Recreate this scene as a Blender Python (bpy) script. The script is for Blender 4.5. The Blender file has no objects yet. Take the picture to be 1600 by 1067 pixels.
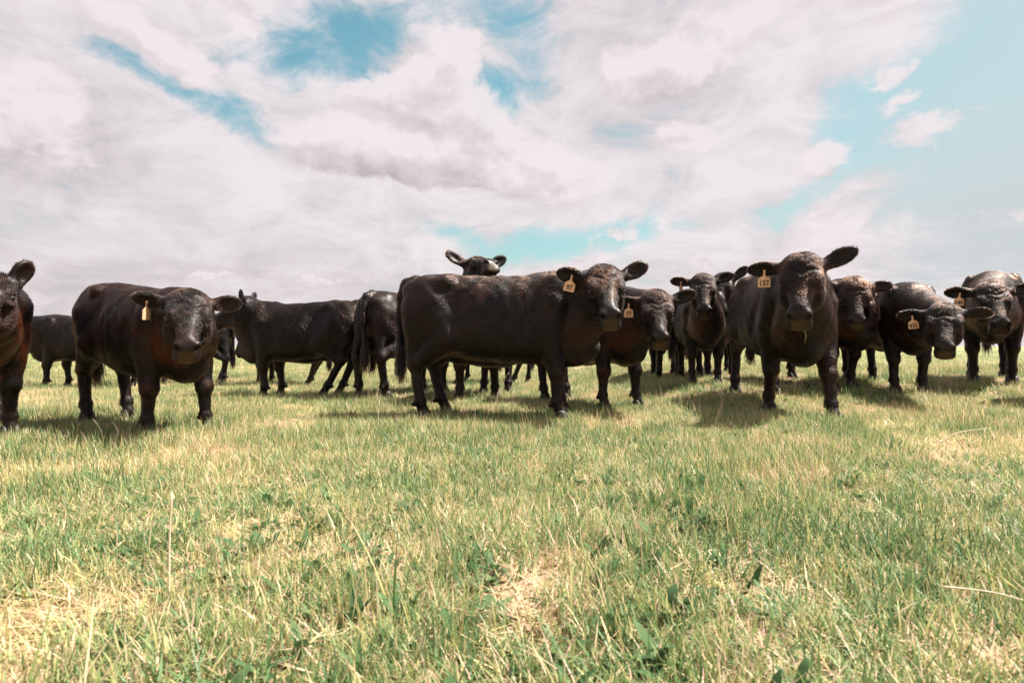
import bpy, math, random
import numpy as np
from mathutils import Vector, Matrix, Euler
R = math.radians
random.seed(7); RNG = np.random.default_rng(7)
scene = bpy.context.scene
COL = scene.collection

# ---------------------------------------------------------------- camera
CAM_H = 0.62
cam = bpy.data.cameras.new('camera'); camo = bpy.data.objects.new('camera', cam); COL.objects.link(camo)
cam.lens = 20.0; cam.sensor_width = 36.0; cam.clip_start = 0.02; cam.clip_end = 5000
camo.location = (0, 0, CAM_H); camo.rotation_euler = (R(90 + 0.48), 0, 0)
cam.dof.use_dof = True; cam.dof.focus_distance = 4.7; cam.dof.aperture_fstop = 5.0
scene.camera = camo
scene.render.resolution_x = 1024; scene.render.resolution_y = 682
scene.view_settings.view_transform = 'Standard'
scene.view_settings.look = 'None'
scene.view_settings.gamma = 1.0
scene.view_settings.use_curve_mapping = False
scene.view_settings.exposure = 1.45
scene.cycles.max_bounces = 5; scene.cycles.diffuse_bounces = 2; scene.cycles.glossy_bounces = 2; scene.cycles.transmission_bounces = 3; scene.cycles.transparent_max_bounces = 4
scene.cycles.caustics_reflective = False; scene.cycles.caustics_refractive = False

# ---------------------------------------------------------------- node helpers
def nn(t, kind, **kw):
    n = t.nodes.new(kind)
    for k, v in kw.items():
        if k.startswith('i_'):
            key = k[2:]
            n.inputs[int(key) if key.isdigit() else key.replace('_', ' ')].default_value = v
        else:
            setattr(n, k, v)
    return n
def lk(t, a, b): t.links.new(a, b)
def mth(t, op, a, b=None, c=None, clamp=False):
    n = t.nodes.new('ShaderNodeMath'); n.operation = op; n.use_clamp = clamp
    for i, v in enumerate((a, b, c)):
        if v is None: continue
        if isinstance(v, (int, float)): n.inputs[i].default_value = v
        else: t.links.new(v, n.inputs[i])
    return n.outputs[0]
def mixc(t, f, a, b):
    n = t.nodes.new('ShaderNodeMix'); n.data_type = 'RGBA'
    for s, v in ((n.inputs[0], f), (n.inputs[6], a), (n.inputs[7], b)):
        if isinstance(v, (int, float)): s.default_value = v
        elif isinstance(v, tuple): s.default_value = (*v, 1) if len(v) == 3 else v
        else: t.links.new(v, s)
    return n.outputs[2]
def ramp(t, f, lo, hi, a=0.0, b=1.0):
    n = t.nodes.new('ShaderNodeMapRange'); n.interpolation_type = 'SMOOTHSTEP'
    n.inputs[1].default_value = lo; n.inputs[2].default_value = hi
    n.inputs[3].default_value = a; n.inputs[4].default_value = b
    t.links.new(f, n.inputs[0]); return n.outputs[0]
def noise(t, vec, scale, detail=4, rough=0.55, dist=0.0, lac=2.0, out=0):
    n = nn(t, 'ShaderNodeTexNoise'); n.inputs['Scale'].default_value = scale
    n.inputs['Detail'].default_value = detail; n.inputs['Roughness'].default_value = rough
    n.inputs['Distortion'].default_value = dist; n.inputs['Lacunarity'].default_value = lac
    if vec is not None: t.links.new(vec, n.inputs['Vector'])
    return n.outputs[out]

# ---------------------------------------------------------------- sun and sky
SUN = Vector((0.62, 0.14, 1.0)).normalized()          # direction to the sun
sun = bpy.data.lights.new('sun', 'SUN'); suno = bpy.data.objects.new('sun', sun); COL.objects.link(suno)
sun.energy = 5.0; sun.angle = R(0.55); sun.color = (1.0, 0.93, 0.84)
suno.rotation_euler = SUN.to_track_quat('Z', 'Y').to_euler()
def build_world():
    w = bpy.data.worlds.new('World'); scene.world = w; w.use_nodes = True
    t = w.node_tree; t.nodes.clear()
    out = nn(t, 'ShaderNodeOutputWorld'); bg = nn(t, 'ShaderNodeBackground'); lk(t, bg.outputs[0], out.inputs[0])
    bg.inputs['Strength'].default_value = 0.05
    sky = nn(t, 'ShaderNodeTexSky', sky_type='NISHITA', sun_disc=False)
    sky.sun_elevation = math.asin(SUN.z); sky.sun_rotation = math.atan2(SUN.x, SUN.y); sky.air_density = 1.0; sky.dust_density = 1.5; sky.ozone_density = 1.2
    tc = nn(t, 'ShaderNodeTexCoord'); sp = nn(t, 'ShaderNodeSeparateXYZ'); lk(t, tc.outputs['Generated'], sp.inputs[0])
    x, y, z = sp.outputs
    az = mth(t, 'ARCTAN2', x, y); el = mth(t, 'ARCSINE', z)
    cb = nn(t, 'ShaderNodeCombineXYZ'); lk(t, az, cb.inputs[0]); lk(t, el, cb.inputs[1])
    def vec(op, a, b):
        n = nn(t, 'ShaderNodeVectorMath', operation=op); lk(t, a, n.inputs[0])
        if isinstance(b, tuple): n.inputs[1].default_value = b
        else: lk(t, b, n.inputs[1])
        return n.outputs[0]
    # flat cloud layer: direction projected on a plane overhead, streaks towards the horizon
    den = mth(t, 'ADD', mth(t, 'MAXIMUM', z, 0.0), 0.14)
    pl = nn(t, 'ShaderNodeCombineXYZ'); lk(t, mth(t, 'DIVIDE', x, den), pl.inputs[0]); lk(t, mth(t, 'DIVIDE', y, den), pl.inputs[1])
    nmid = noise(t, pl.outputs[0], 1.7, 7, 0.62, 0.4)
    # ragged borders: warp of the sky coordinates
    wn = nn(t, 'ShaderNodeTexNoise'); wn.inputs['Scale'].default_value = 4.5; wn.inputs['Detail'].default_value = 6; wn.inputs['Roughness'].default_value = 0.62; lk(t, cb.outputs[0], wn.inputs['Vector'])
    wa = vec('ADD', cb.outputs[0], vec('MULTIPLY', vec('SUBTRACT', wn.outputs['Color'], (.5, .5, .5)), (.22, .15, 0)))
    wb = vec('ADD', cb.outputs[0], vec('MULTIPLY', vec('SUBTRACT', wn.outputs['Color'], (.5, .5, .5)), (.10, .07, 0)))
    wf = nn(t, 'ShaderNodeTexNoise'); wf.inputs['Scale'].default_value = 16.0; wf.inputs['Detail'].default_value = 5; wf.inputs['Roughness'].default_value = 0.65; lk(t, cb.outputs[0], wf.inputs['Vector'])
    wc = vec('ADD', cb.outputs[0], vec('MULTIPLY', vec('SUBTRACT', wf.outputs['Color'], (.5, .5, .5)), (.10, .07, 0)))
    def blob(V, px, py, rx, ry, rot=0):
        u, v = (px-800)/889, (541-py)/889
        a = math.atan(u); e = math.atan(v*math.cos(a)); k = math.cos(a)
        m = nn(t, 'ShaderNodeMapping', vector_type='TEXTURE'); m.inputs['Location'].default_value = (a, e, 0)
        m.inputs['Rotation'].default_value = (0, 0, R(rot)); m.inputs['Scale'].default_value = (rx/889*k*k, ry/889*k, 1); lk(t, V, m.inputs['Vector'])
        l = nn(t, 'ShaderNodeVectorMath', operation='LENGTH'); lk(t, m.outputs[0], l.inputs[0])
        return ramp(t, l.outputs['Value'], 0.1, 1.4, 1.0, 0.0)
    def total(V, lst):
        s = None
        for amp, *b in lst:
            v = mth(t, 'MULTIPLY', blob(V, *b), amp); s = v if s is None else mth(t, 'ADD', s, v)
        return s
    blue = total(wa, [(0.40, 435, 80, 95, 55, 0), (0.36, 230, 118, 110, 26, -14), (0.40, 365, 180, 90, 36, -25), (0.28, 510, 60, 110, 60, 0), (0.30, 640, 20, 200, 45, 0), (0.27, 815, 90, 80, 85, 0), (0.2, 560, 110, 60, 50, 0), (0.34, 770, 160, 60, 40, 0), (0.44, 850, 385, 170, 30, 4), (0.25, 1010, 365, 70, 30, 0), (0.26, 700, 372, 50, 20, 0),
                  (0.62, 1590, 110, 230, 190, 0), (0.52, 1390, 175, 120, 80, 30), (0.36, 1290, 285, 120, 30, 28), (0.50, 1560, 360, 270, 150, 0), (0.16, 1190, 340, 90, 30, 0)])
    # broken sheet: soft large masses, torn by finer noise
    st = nn(t, 'ShaderNodeMapping'); st.inputs['Scale'].default_value = (1, 1.9, 1); st.inputs['Rotation'].default_value = (0, 0, R(-14)); lk(t, cb.outputs[0], st.inputs[0])
    ns = noise(t, st.outputs[0], 6.0, 9, 0.66, 0.6)
    tex = mth(t, 'ADD', mth(t, 'MULTIPLY', nmid, 0.65), mth(t, 'MULTIPLY', ns, 1.1))
    veilc = mth(t, 'SUBTRACT', mth(t, 'ADD', tex, -0.13), blue)
    alpha = ramp(t, veilc, 0.20, 0.70)
    # heaped clouds: density, and the same density a step towards the sun for their light
    CU = [(0.60, 500, 225, 90, 45, 0), (0.62, 590, 245, 120, 46, 0), (0.55, 745, 200, 80, 50, 0), (0.60, 700, 265, 120, 45, -8), (0.60, 850, 270, 130, 60, -12), (0.62, 1075, 213, 66, 28, 0), (0.52, 1295, 250, 72, 34, 10), (0.46, 1435, 203, 110, 30, 0), (0.38, 1405, 112, 52, 22, 0),
          (0.36, 1415, 155, 60, 18, 22), (0.58, 965, 360, 60, 22, 0), (0.55, 1095, 405, 40, 16, 0), (0.42, 1592, 328, 90, 28, 0), (0.45, 1275, 338, 44, 20, 0), (0.62, 20, 170, 150, 90, 0), (0.62, 385, 30, 56, 26, -28),
          (0.58, 700, 115, 90, 75, 0), (0.52, 600, 150, 110, 45, 0), (0.5, 250, 65, 190, 40, -24), (0.42, 1130, 40, 200, 60, 10), (0.5, 1010, 120, 120, 50, 0), (0.5, 510, 438, 60, 9, 0), (0.5, 330, 430, 70, 8, 0), (0.45, 900, 410, 90, 12, 0)]
    def heap(V):
        mp = nn(t, 'ShaderNodeMapping'); mp.inputs['Scale'].default_value = (1, 1.35, 1); lk(t, V, mp.inputs[0])
        return mth(t, 'ADD', total(V, BIG), mth(t, 'MULTIPLY', mth(t, 'SUBTRACT', noise(t, mp.outputs[0], 13.0, 8, 0.60, 0.15), 0.5), 1.15))
    BIG = [c for c in CU if c[3]*c[4] > 2400 and c[1] < 1350]; SMALL = [c for c in CU if c not in BIG]
    h0 = heap(wb); h1 = heap(vec('ADD', wb, (0.010, 0.024, 0))); d0 = mth(t, 'ADD', h0, total(wc, SMALL))
    ca = ramp(t, d0, 0.20, 0.46)
    lit = mth(t, 'MULTIPLY', mth(t, 'SUBTRACT', h0, h1), 1.6)
    core = ramp(t, d0, 0.40, 1.05, 0.0, 0.46)
    sh = mth(t, 'SUBTRACT', mth(t, 'ADD', 0.93, lit), core, clamp=True)
    heapc = mixc(t, sh, CLOUD_DARK, CLOUD_LIGHT)
    band = total(wa, [(0.26, 200, 440, 700, 70, 0), (0.18, 950, 90, 220, 90, 0), (0.40, 40, 200, 180, 90, 0)])
    flat = mixc(t, mth(t, 'SUBTRACT', mth(t, 'ADD', 0.80, mth(t, 'MULTIPLY', mth(t, 'SUBTRACT', tex, 0.85), 1.5)), band, clamp=True), CLOUD_DARK, CLOUD_LIGHT)
    tint = nn(t, 'ShaderNodeMix', data_type='RGBA', blend_type='MULTIPLY'); tint.inputs[0].default_value = 1.0
    lk(t, sky.outputs[0], tint.inputs[6]); tint.inputs[7].default_value = SKY_TINT
    veil = mth(t, 'ADD', ramp(t, el, 0.0, 0.42, 0.60, 0.05), mth(t, 'MULTIPLY', ramp(t, az, 0.20, 0.72), 0.62), clamp=True)
    base = mixc(t, veil, tint.outputs[2], VEIL)
    c = mixc(t, mth(t, 'MULTIPLY', alpha, 0.93), base, flat)
    lk(t, mixc(t, mth(t, 'MULTIPLY', ca, 0.9), c, heapc), bg.inputs[0])
CLOUD_DARK = (3.5, 2.9, 3.0); CLOUD_LIGHT = (6.6, 6.0, 6.15); VEIL = (4.5, 4.85, 5.0); SKY_TINT = (0.86, 1.42, 1.10, 1)
build_world()

# ---------------------------------------------------------------- materials of the animals
MAT = {}
def new_mat(key, name):
    m = bpy.data.materials.new(name); m.use_nodes = True; t = m.node_tree; t.nodes.clear()
    o = nn(t, 'ShaderNodeOutputMaterial'); b = nn(t, 'ShaderNodeBsdfPrincipled'); lk(t, b.outputs[0], o.inputs[0]); MAT[key] = m
    return t, b, o
def coat_colour(t):
    tc = nn(t, 'ShaderNodeTexCoord'); oi = nn(t, 'ShaderNodeAttribute', attribute_name='rust')
    n1 = noise(t, tc.outputs['Object'], 2.6, 3, 0.6); n2 = noise(t, tc.outputs['Object'], 11, 3, 0.6)
    f = ramp(t, mth(t, 'ADD', mth(t, 'MULTIPLY', n1, 0.75), mth(t, 'MULTIPLY', n2, 0.25)), 0.42, 0.72)
    c = mixc(t, f, (0.0040, 0.0030, 0.0028), (0.013, 0.0062, 0.0044))
    f2 = mth(t, 'MULTIPLY', ramp(t, n1, 0.36, 0.60), oi.outputs['Fac'], clamp=True)
    return mixc(t, f2, c, (0.085, 0.022, 0.009)), tc
def build_mats():
    t, b, o = new_mat('hide', 'black_hide')
    c, tc = coat_colour(t)
    a = nn(t, 'ShaderNodeAttribute', attribute_name='nose')
    pn = ramp(t, noise(t, tc.outputs['Object'], 75, 4), 0.3, 0.65)
    ab = nn(t, 'ShaderNodeAttribute', attribute_name='brown').outputs['Fac']; ah = nn(t, 'ShaderNodeAttribute', attribute_name='hole').outputs['Fac']
    c2 = mixc(t, a.outputs['Fac'], c, (0.016, 0.011, 0.010))
    c2 = mixc(t, ab, c2, mixc(t, pn, (0.026, 0.015, 0.008), (0.062, 0.035, 0.016)))
    c2 = mixc(t, ah, c2, (0.002, 0.0015, 0.0015))
    lk(t, c2, b.inputs['Base Color'])
    r = nn(t, 'ShaderNodeMapRange', i_3=0.40, i_4=0.33); lk(t, a.outputs['Fac'], r.inputs[0]); lk(t, r.outputs[0], b.inputs['Roughness'])
    mp = nn(t, 'ShaderNodeMapping'); mp.inputs['Scale'].default_value = (0.35, 1, 1); mp.inputs['Rotation'].default_value = (0, R(35), 0); lk(t, tc.outputs['Object'], mp.inputs['Vector'])
    h = noise(t, mp.outputs[0], 55, 4, 0.65)
    bp = nn(t, 'ShaderNodeBump', i_Strength=0.28, i_Distance=0.012); lk(t, h, bp.inputs['Height']); lk(t, bp.outputs[0], b.inputs['Normal'])
    b.inputs['Specular IOR Level'].default_value = 0.2
    t, b, o = new_mat('fur', 'black_fur')
    c, tc = coat_colour(t); t.nodes.remove(b)
    to = nn(t, 'ShaderNodeAttribute', attribute_name='tone')
    h = nn(t, 'ShaderNodeBsdfHairPrincipled'); h.model = 'CHIANG'; h.parametrization = 'COLOR'
    lk(t, mixc(t, mth(t, 'MULTIPLY', ramp(t, to.outputs['Fac'], 0.15, 1.0), 0.9), c, (0.065, 0.025, 0.014)), h.inputs['Color'])
    h.inputs['Roughness'].default_value = 0.24; h.inputs['Radial Roughness'].default_value = 0.5; h.inputs['Random Roughness'].default_value = 0.1; h.inputs['Coat'].default_value = 0.0; h.inputs['IOR'].default_value = 1.36
    lk(t, h.outputs[0], o.inputs[0])
    t, b, o = new_mat('eye', 'wet_eye'); b.inputs['Base Color'].default_value = (0.008, 0.005, 0.004, 1); b.inputs['Roughness'].default_value = 0.08
    t, b, o = new_mat('hoof', 'horn_hoof'); tc = nn(t, 'ShaderNodeTexCoord')
    lk(t, mixc(t, noise(t, tc.outputs['Object'], 40, 4), (0.010, 0.008, 0.007), (0.035, 0.026, 0.020)), b.inputs['Base Color']); b.inputs['Roughness'].default_value = 0.6
    t, b, o = new_mat('tag', 'orange_tag_plastic'); tc = nn(t, 'ShaderNodeTexCoord')
    lk(t, mixc(t, ramp(t, noise(t, tc.outputs['Object'], 26, 4), 0.45, 0.7), (0.66, 0.40, 0.23), (0.54, 0.28, 0.14)), b.inputs['Base Color']); b.inputs['Roughness'].default_value = 0.5
    t, b, o = new_mat('tag_ink', 'tag_ink'); b.inputs['Base Color'].default_value = (0.012, 0.010, 0.010, 1); b.inputs['Roughness'].default_value = 0.7
build_mats()
# ---------------------------------------------------------------- implicit surfaces for the animals
def pchip(xs, ys, x):
    xs = np.asarray(xs, float); ys = np.asarray(ys, float)
    h = np.diff(xs); d = np.diff(ys) / h; m = np.zeros_like(ys)
    m[0] = d[0]; m[-1] = d[-1]
    for i in range(1, len(xs) - 1):
        m[i] = 0 if d[i-1] * d[i] <= 0 else 2 * d[i-1] * d[i] / (d[i-1] + d[i])
    i = np.clip(np.searchsorted(xs, x) - 1, 0, len(xs) - 2)
    t = np.clip((x - xs[i]) / h[i], 0, 1)
    return ((1+2*t)*(1-t)**2)*ys[i] + t*(1-t)**2*h[i]*m[i] + t*t*(3-2*t)*ys[i+1] + t*t*(t-1)*h[i]*m[i+1]

class Field:
    def __init__(s, lo, hi, h):
        s.h = h; s.lo = np.array(lo, float); n = np.ceil((np.array(hi) - s.lo) / h).astype(int) + 1
        s.n = n; s.F = np.full(n, 0.5, np.float32)
        s.ax = [s.lo[i] + h * np.arange(n[i]) for i in range(3)]
    def grid(s, lo, hi, pad):
        a = np.clip(np.floor((np.array(lo) - pad - s.lo) / s.h).astype(int), 0, s.n - 1)
        b = np.clip(np.ceil((np.array(hi) + pad - s.lo) / s.h).astype(int) + 1, 1, s.n)
        sl = tuple(slice(a[i], b[i]) for i in range(3))
        X, Y, Z = np.meshgrid(*[s.ax[i][sl[i]].astype(np.float32) for i in range(3)], indexing='ij')
        return sl, X, Y, Z
    def join(s, sl, d, k):
        f = s.F[sl]; hh = np.clip(0.5 + 0.5 * (f - d) / k, 0, 1)
        s.F[sl] = f + (d - f) * hh - k * hh * (1 - hh)
    def cut(s, sl, d, k):
        f = s.F[sl]; d = -d; hh = np.clip(0.5 - 0.5 * (f - d) / k, 0, 1)
        s.F[sl] = f + (d - f) * hh + k * hh * (1 - hh)
    def cone(s, a, b, ra, rb, k=0.04, sub=False):
        a = np.array(a, float); b = np.array(b, float); r = max(ra, rb)
        sl, X, Y, Z = s.grid(np.minimum(a, b) - r, np.maximum(a, b) + r, k + 2.5 * s.h)
        ba = b - a; L = max(ba @ ba, 1e-9)
        t = np.clip(((X-a[0])*ba[0] + (Y-a[1])*ba[1] + (Z-a[2])*ba[2]) / L, 0, 1)
        d = np.sqrt((X-a[0]-t*ba[0])**2 + (Y-a[1]-t*ba[1])**2 + (Z-a[2]-t*ba[2])**2) - (ra + (rb-ra)*t)
        (s.cut if sub else s.join)(sl, d, k)
    def chain(s, pts, rad, k=0.04):
        for i in range(len(pts) - 1): s.cone(pts[i], pts[i+1], rad[i], rad[i+1], k)
    def ell(s, c, r, M=None, k=0.04, sub=False):
        c = np.array(c, float); r = np.array(r, float); rm = r.max()
        if M is None: M = np.eye(3)
        ext = np.sqrt(((np.abs(M) * r[None, :])**2).sum(1))
        sl, X, Y, Z = s.grid(c - ext, c + ext, k + 2.5 * s.h)
        P = [X-c[0], Y-c[1], Z-c[2]]
        Q = [sum(P[j] * M[j, i] for j in range(3)) for i in range(3)]
        k0 = np.sqrt(sum((Q[i]/r[i])**2 for i in range(3))); k1 = np.sqrt(sum((Q[i]/r[i]**2)**2 for i in range(3))) + 1e-6
        (s.cut if sub else s.join)(sl, k0*(k0-1)/k1, k)
    def loft(s, st, O, M, n=2.3, tilt=0.0, k=0.05):
        # st rows: x, ztop, zbot, halfwidth in the frame O, M (columns = axes)
        st = np.array(st, float); O = np.array(O, float)
        lo = np.array([st[0, 0], -st[:, 3].max(), st[:, 2].min()]); hi = np.array([st[-1, 0], st[:, 3].max(), st[:, 1].max()])
        cs = np.array([O + M @ np.array([(lo, hi)[i][0], (lo, hi)[j][1], (lo, hi)[l][2]]) for i in (0, 1) for j in (0, 1) for l in (0, 1)])
        sl, X, Y, Z = s.grid(cs.min(0), cs.max(0), k + 2.5 * s.h)
        P = [X-O[0], Y-O[1], Z-O[2]]
        x, y, z = [sum(P[j] * M[j, i] for j in range(3)) for i in range(3)]
        xs = np.linspace(st[0, 0], st[-1, 0], 200)
        f = [np.interp(x, xs, pchip(st[:, 0], st[:, i], xs)) for i in (1, 2, 3)]
        c = (f[0]+f[1])/2; hh = np.maximum((f[0]-f[1])/2, 0.005); zn = (z-c)/hh
        hw = np.maximum(f[2], 0.005) * (1 - tilt * np.clip(zn, -1, 1))
        q = ((np.abs(y)/hw)**n + np.abs(zn)**n)**(1/n)
        d = (q-1) * np.minimum(hw, hh)
        d = np.maximum(d, np.maximum(x - st[-1, 0], st[0, 0] - x))
        s.join(sl, d, k)
    def mesh(s):
        F = s.F; h = s.h; S = F < 0; nx, ny, nz = F.shape
        cnt = np.zeros((nx-1, ny-1, nz-1), np.uint8)
        for i in (0, 1):
            for j in (0, 1):
                for l in (0, 1): cnt += S[i:nx-1+i, j:ny-1+j, l:nz-1+l]
        act = (cnt > 0) & (cnt < 8); I = np.argwhere(act)
        idx = np.full(act.shape, -1, np.int64); idx[act] = np.arange(len(I))
        acc = np.zeros((len(I), 3)); w = np.zeros(len(I))
        cor = [(i, j, l) for i in (0, 1) for j in (0, 1) for l in (0, 1)]
        for a in cor:
            for ax in range(3):
                if a[ax]: continue
                b = list(a); b[ax] = 1
                fa = F[I[:, 0]+a[0], I[:, 1]+a[1], I[:, 2]+a[2]]; fb = F[I[:, 0]+b[0], I[:, 1]+b[1], I[:, 2]+b[2]]
                m = (fa < 0) != (fb < 0); t = np.where(m, fa / np.where(m, fa - fb, 1), 0)
                p = np.tile(np.array(a, float), (len(I), 1)); p[:, ax] += t
                acc += p * m[:, None]; w += m
        V = s.lo + (I + acc / w[:, None]) * h
        Q = []
        for ax in range(3):
            u, v = (ax+1) % 3, (ax+2) % 3
            s0 = [slice(None)]*3; s1 = [slice(None)]*3; s0[ax] = slice(0, -1); s1[ax] = slice(1, None)
            ch = S[tuple(s0)] != S[tuple(s1)]; E = np.argwhere(ch)
            E = E[(E[:, u] > 0) & (E[:, v] > 0) & (E[:, u] < F.shape[u]-1) & (E[:, v] < F.shape[v]-1)]
            flip = S[E[:, 0], E[:, 1], E[:, 2]]
            def cell(du, dv):
                e = E.copy(); e[:, u] += du; e[:, v] += dv; return idx[e[:, 0], e[:, 1], e[:, 2]]
            q = np.stack([cell(-1, -1), cell(0, -1), cell(0, 0), cell(-1, 0)], 1)
            q[~flip] = q[~flip][:, ::-1]; Q.append(q)
        Q = np.concatenate(Q); Q = Q[(Q >= 0).all(1)]
        # light smoothing of the extraction steps
        for lam in (0.5, -0.52, 0.5):
            A = np.zeros_like(V); c = np.zeros(len(V))
            for i in range(4):
                a, b = Q[:, i], Q[:, (i+1) % 4]
                np.add.at(A, a, V[b]); np.add.at(c, a, 1); np.add.at(A, b, V[a]); np.add.at(c, b, 1)
            V = V + lam * (A / np.maximum(c, 1)[:, None] - V)
        return V, Q

def np_mesh(name, V, Q):
    me = bpy.data.meshes.new(name)
    me.vertices.add(len(V)); me.vertices.foreach_set('co', np.ascontiguousarray(V, np.float32).ravel())
    k = Q.shape[1]
    me.loops.add(len(Q)*k); me.loops.foreach_set('vertex_index', Q.astype(np.int32).ravel())
    me.polygons.add(len(Q)); me.polygons.foreach_set('loop_start', np.arange(0, len(Q)*k, k, dtype=np.int32))
    me.update(calc_edges=True); me.validate()
    me.polygons.foreach_set('use_smooth', np.ones(len(me.polygons), bool))
    return me
def attr(me, name, vals):
    a = me.attributes.new(name, 'FLOAT', 'POINT'); a.data.foreach_set('value', np.ascontiguousarray(vals, np.float32))

def frame(yaw, pitch, roll=0.0):
    # columns: forward, left, up
    M = Matrix.Rotation(yaw, 3, 'Z') @ Matrix.Rotation(-pitch, 3, 'Y') @ Matrix.Rotation(roll, 3, 'X')
    return np.array(M)
def link(o, parent=None):
    COL.objects.link(o)
    if parent is not None: o.parent = parent
    return o
def sstep(a, b, x):
    t = np.clip((x - a) / (b - a), 0, 1); return t*t*(3-2*t)

def vnoise(x, y, s, seed):
    # smooth value noise for the patchiness of the sward
    g = np.random.default_rng(seed).random((64, 64)); u = x*s + 1000; v = y*s + 1000
    i = np.floor(u).astype(int); j = np.floor(v).astype(int); fu = u-i; fv = v-j; fu = fu*fu*(3-2*fu); fv = fv*fv*(3-2*fv)
    q = lambda a, b: g[a % 64, b % 64]
    return (q(i, j)*(1-fu)+q(i+1, j)*fu)*(1-fv) + (q(i, j+1)*(1-fu)+q(i+1, j+1)*fu)*fv

TORSO = [(-0.80, 1.03, 0.86, 0.05), (-0.78, 1.10, 0.76, 0.13), (-0.72, 1.165, 0.67, 0.20), (-0.60, 1.205, 0.59, 0.245),
         (-0.44, 1.215, 0.535, 0.262), (-0.25, 1.195, 0.495, 0.277), (0.0, 1.185, 0.465, 0.300), (0.18, 1.185, 0.455, 0.298),
         (0.36, 1.205, 0.46, 0.264), (0.50, 1.215, 0.485, 0.228), (0.64, 1.17, 0.52, 0.188), (0.76, 1.06, 0.57, 0.13), (0.82, 0.95, 0.64, 0.05)]
HK = 0.92      # face length below the brow
HEAD = [(-0.11, -0.02, -0.12, 0.04), (-0.085, 0.02, -0.16, 0.09), (-0.03, 0.058, -0.205, 0.128), (0.04, 0.076, -0.235, 0.143), (0.12, 0.072, -0.252, 0.142),
        (0.19, 0.055, -0.246, 0.122), (0.26, 0.038, -0.216, 0.090), (0.33, 0.026, -0.182, 0.070), (0.39, 0.020, -0.166, 0.068),
        (0.43, 0.006, -0.160, 0.074), (0.462, -0.022, -0.158, 0.077), (0.487, -0.058, -0.156, 0.072), (0.505, -0.094, -0.150, 0.058), (0.513, -0.118, -0.143, 0.044)]

def eye_mesh():
    if 'eye' in bpy.data.meshes: return bpy.data.meshes['eye']
    import bmesh
    bm = bmesh.new(); bmesh.ops.create_uvsphere(bm, u_segments=16, v_segments=10, radius=1.0)
    me = bpy.data.meshes.new('eye'); bm.to_mesh(me); bm.free()
    me.polygons.foreach_set('use_smooth', np.ones(len(me.polygons), bool)); me.materials.append(MAT['eye']); return me
def hoof_mesh():
    # two claws, each a lofted wedge, toe pointing to +x
    if 'hoof' in bpy.data.meshes: return bpy.data.meshes['hoof']
    V, Q = [], []
    for s in (-1, 1):
        rings = []
        for z, x0, x1, w in ((0.0, -0.052, 0.080, 0.029), (0.012, -0.053, 0.079, 0.030), (0.045, -0.050, 0.056, 0.028), (0.075, -0.044, 0.036, 0.026), (0.09, -0.03, 0.02, 0.018)):
            r = []
            for k in range(12):
                a = 2*math.pi*k/12; cx = (x0+x1)/2; rx = (x1-x0)/2
                y = s*0.031 + w*0.98*math.sin(a)*(1 - 0.25*max(0, math.cos(a)))
                r.append(len(V)); V.append((cx + rx*math.cos(a), y, z))
            rings.append(r)
        for a, b in zip(rings, rings[1:]):
            for k in range(12): Q.append((a[k], a[(k+1) % 12], b[(k+1) % 12], b[k]))
        Q.append(tuple(reversed(rings[0]))); Q.append(tuple(rings[-1]))
    me = bpy.data.meshes.new('hoof'); me.from_pydata(V, [], Q); me.update()
    me.polygons.foreach_set('use_smooth', np.ones(len(me.polygons), bool)); me.materials.append(MAT['hoof']); return me

def hair_object(name, P, D, N, length, rad, curl, rng, parent, mat, droop=0.0, rust=None, tone=None):
    # P roots, D lay direction (unit), N normals: short strands as curves
    n = len(P); K = 4
    pts = np.zeros((n, K, 3), np.float32); side = np.cross(N, D)
    ph = rng.uniform(0, 6.28, n)
    for j in range(K):
        t = j/(K-1)
        lift = N * (length * (0.26*t - 0.10*t*t))[:, None]
        wob = side * (curl*length*np.sin(ph + 5*t) * t)[:, None] + N * (0.5*curl*length*np.cos(ph + 5*t)*t)[:, None]
        pts[:, j] = P + D * (length*t*0.9)[:, None] + lift + wob
        pts[:, j, 2] -= droop * length * t * t
    cu = bpy.data.hair_curves.new(name); cu.add_curves([K]*n)
    cu.attributes['position'].data.foreach_set('vector', pts.ravel())
    r = cu.attributes.get('radius') or cu.attributes.new('radius', 'FLOAT', 'POINT')
    rr = np.tile(np.array([1.0, 0.9, 0.65, 0.15], np.float32), n) * np.repeat(rad.astype(np.float32), K)
    r.data.foreach_set('value', rr)
    a = cu.attributes.new('tone', 'FLOAT', 'CURVE'); a.data.foreach_set('value', (rng.uniform(0, 1, n) if tone is None else tone).astype(np.float32))
    if rust is not None: a = cu.attributes.new('rust', 'FLOAT', 'CURVE'); a.data.foreach_set('value', rust.astype(np.float32))
    cu.materials.append(mat)
    o = bpy.data.objects.new(name, cu); link(o, parent); o['kind'] = 'stuff'
    return o

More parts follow.
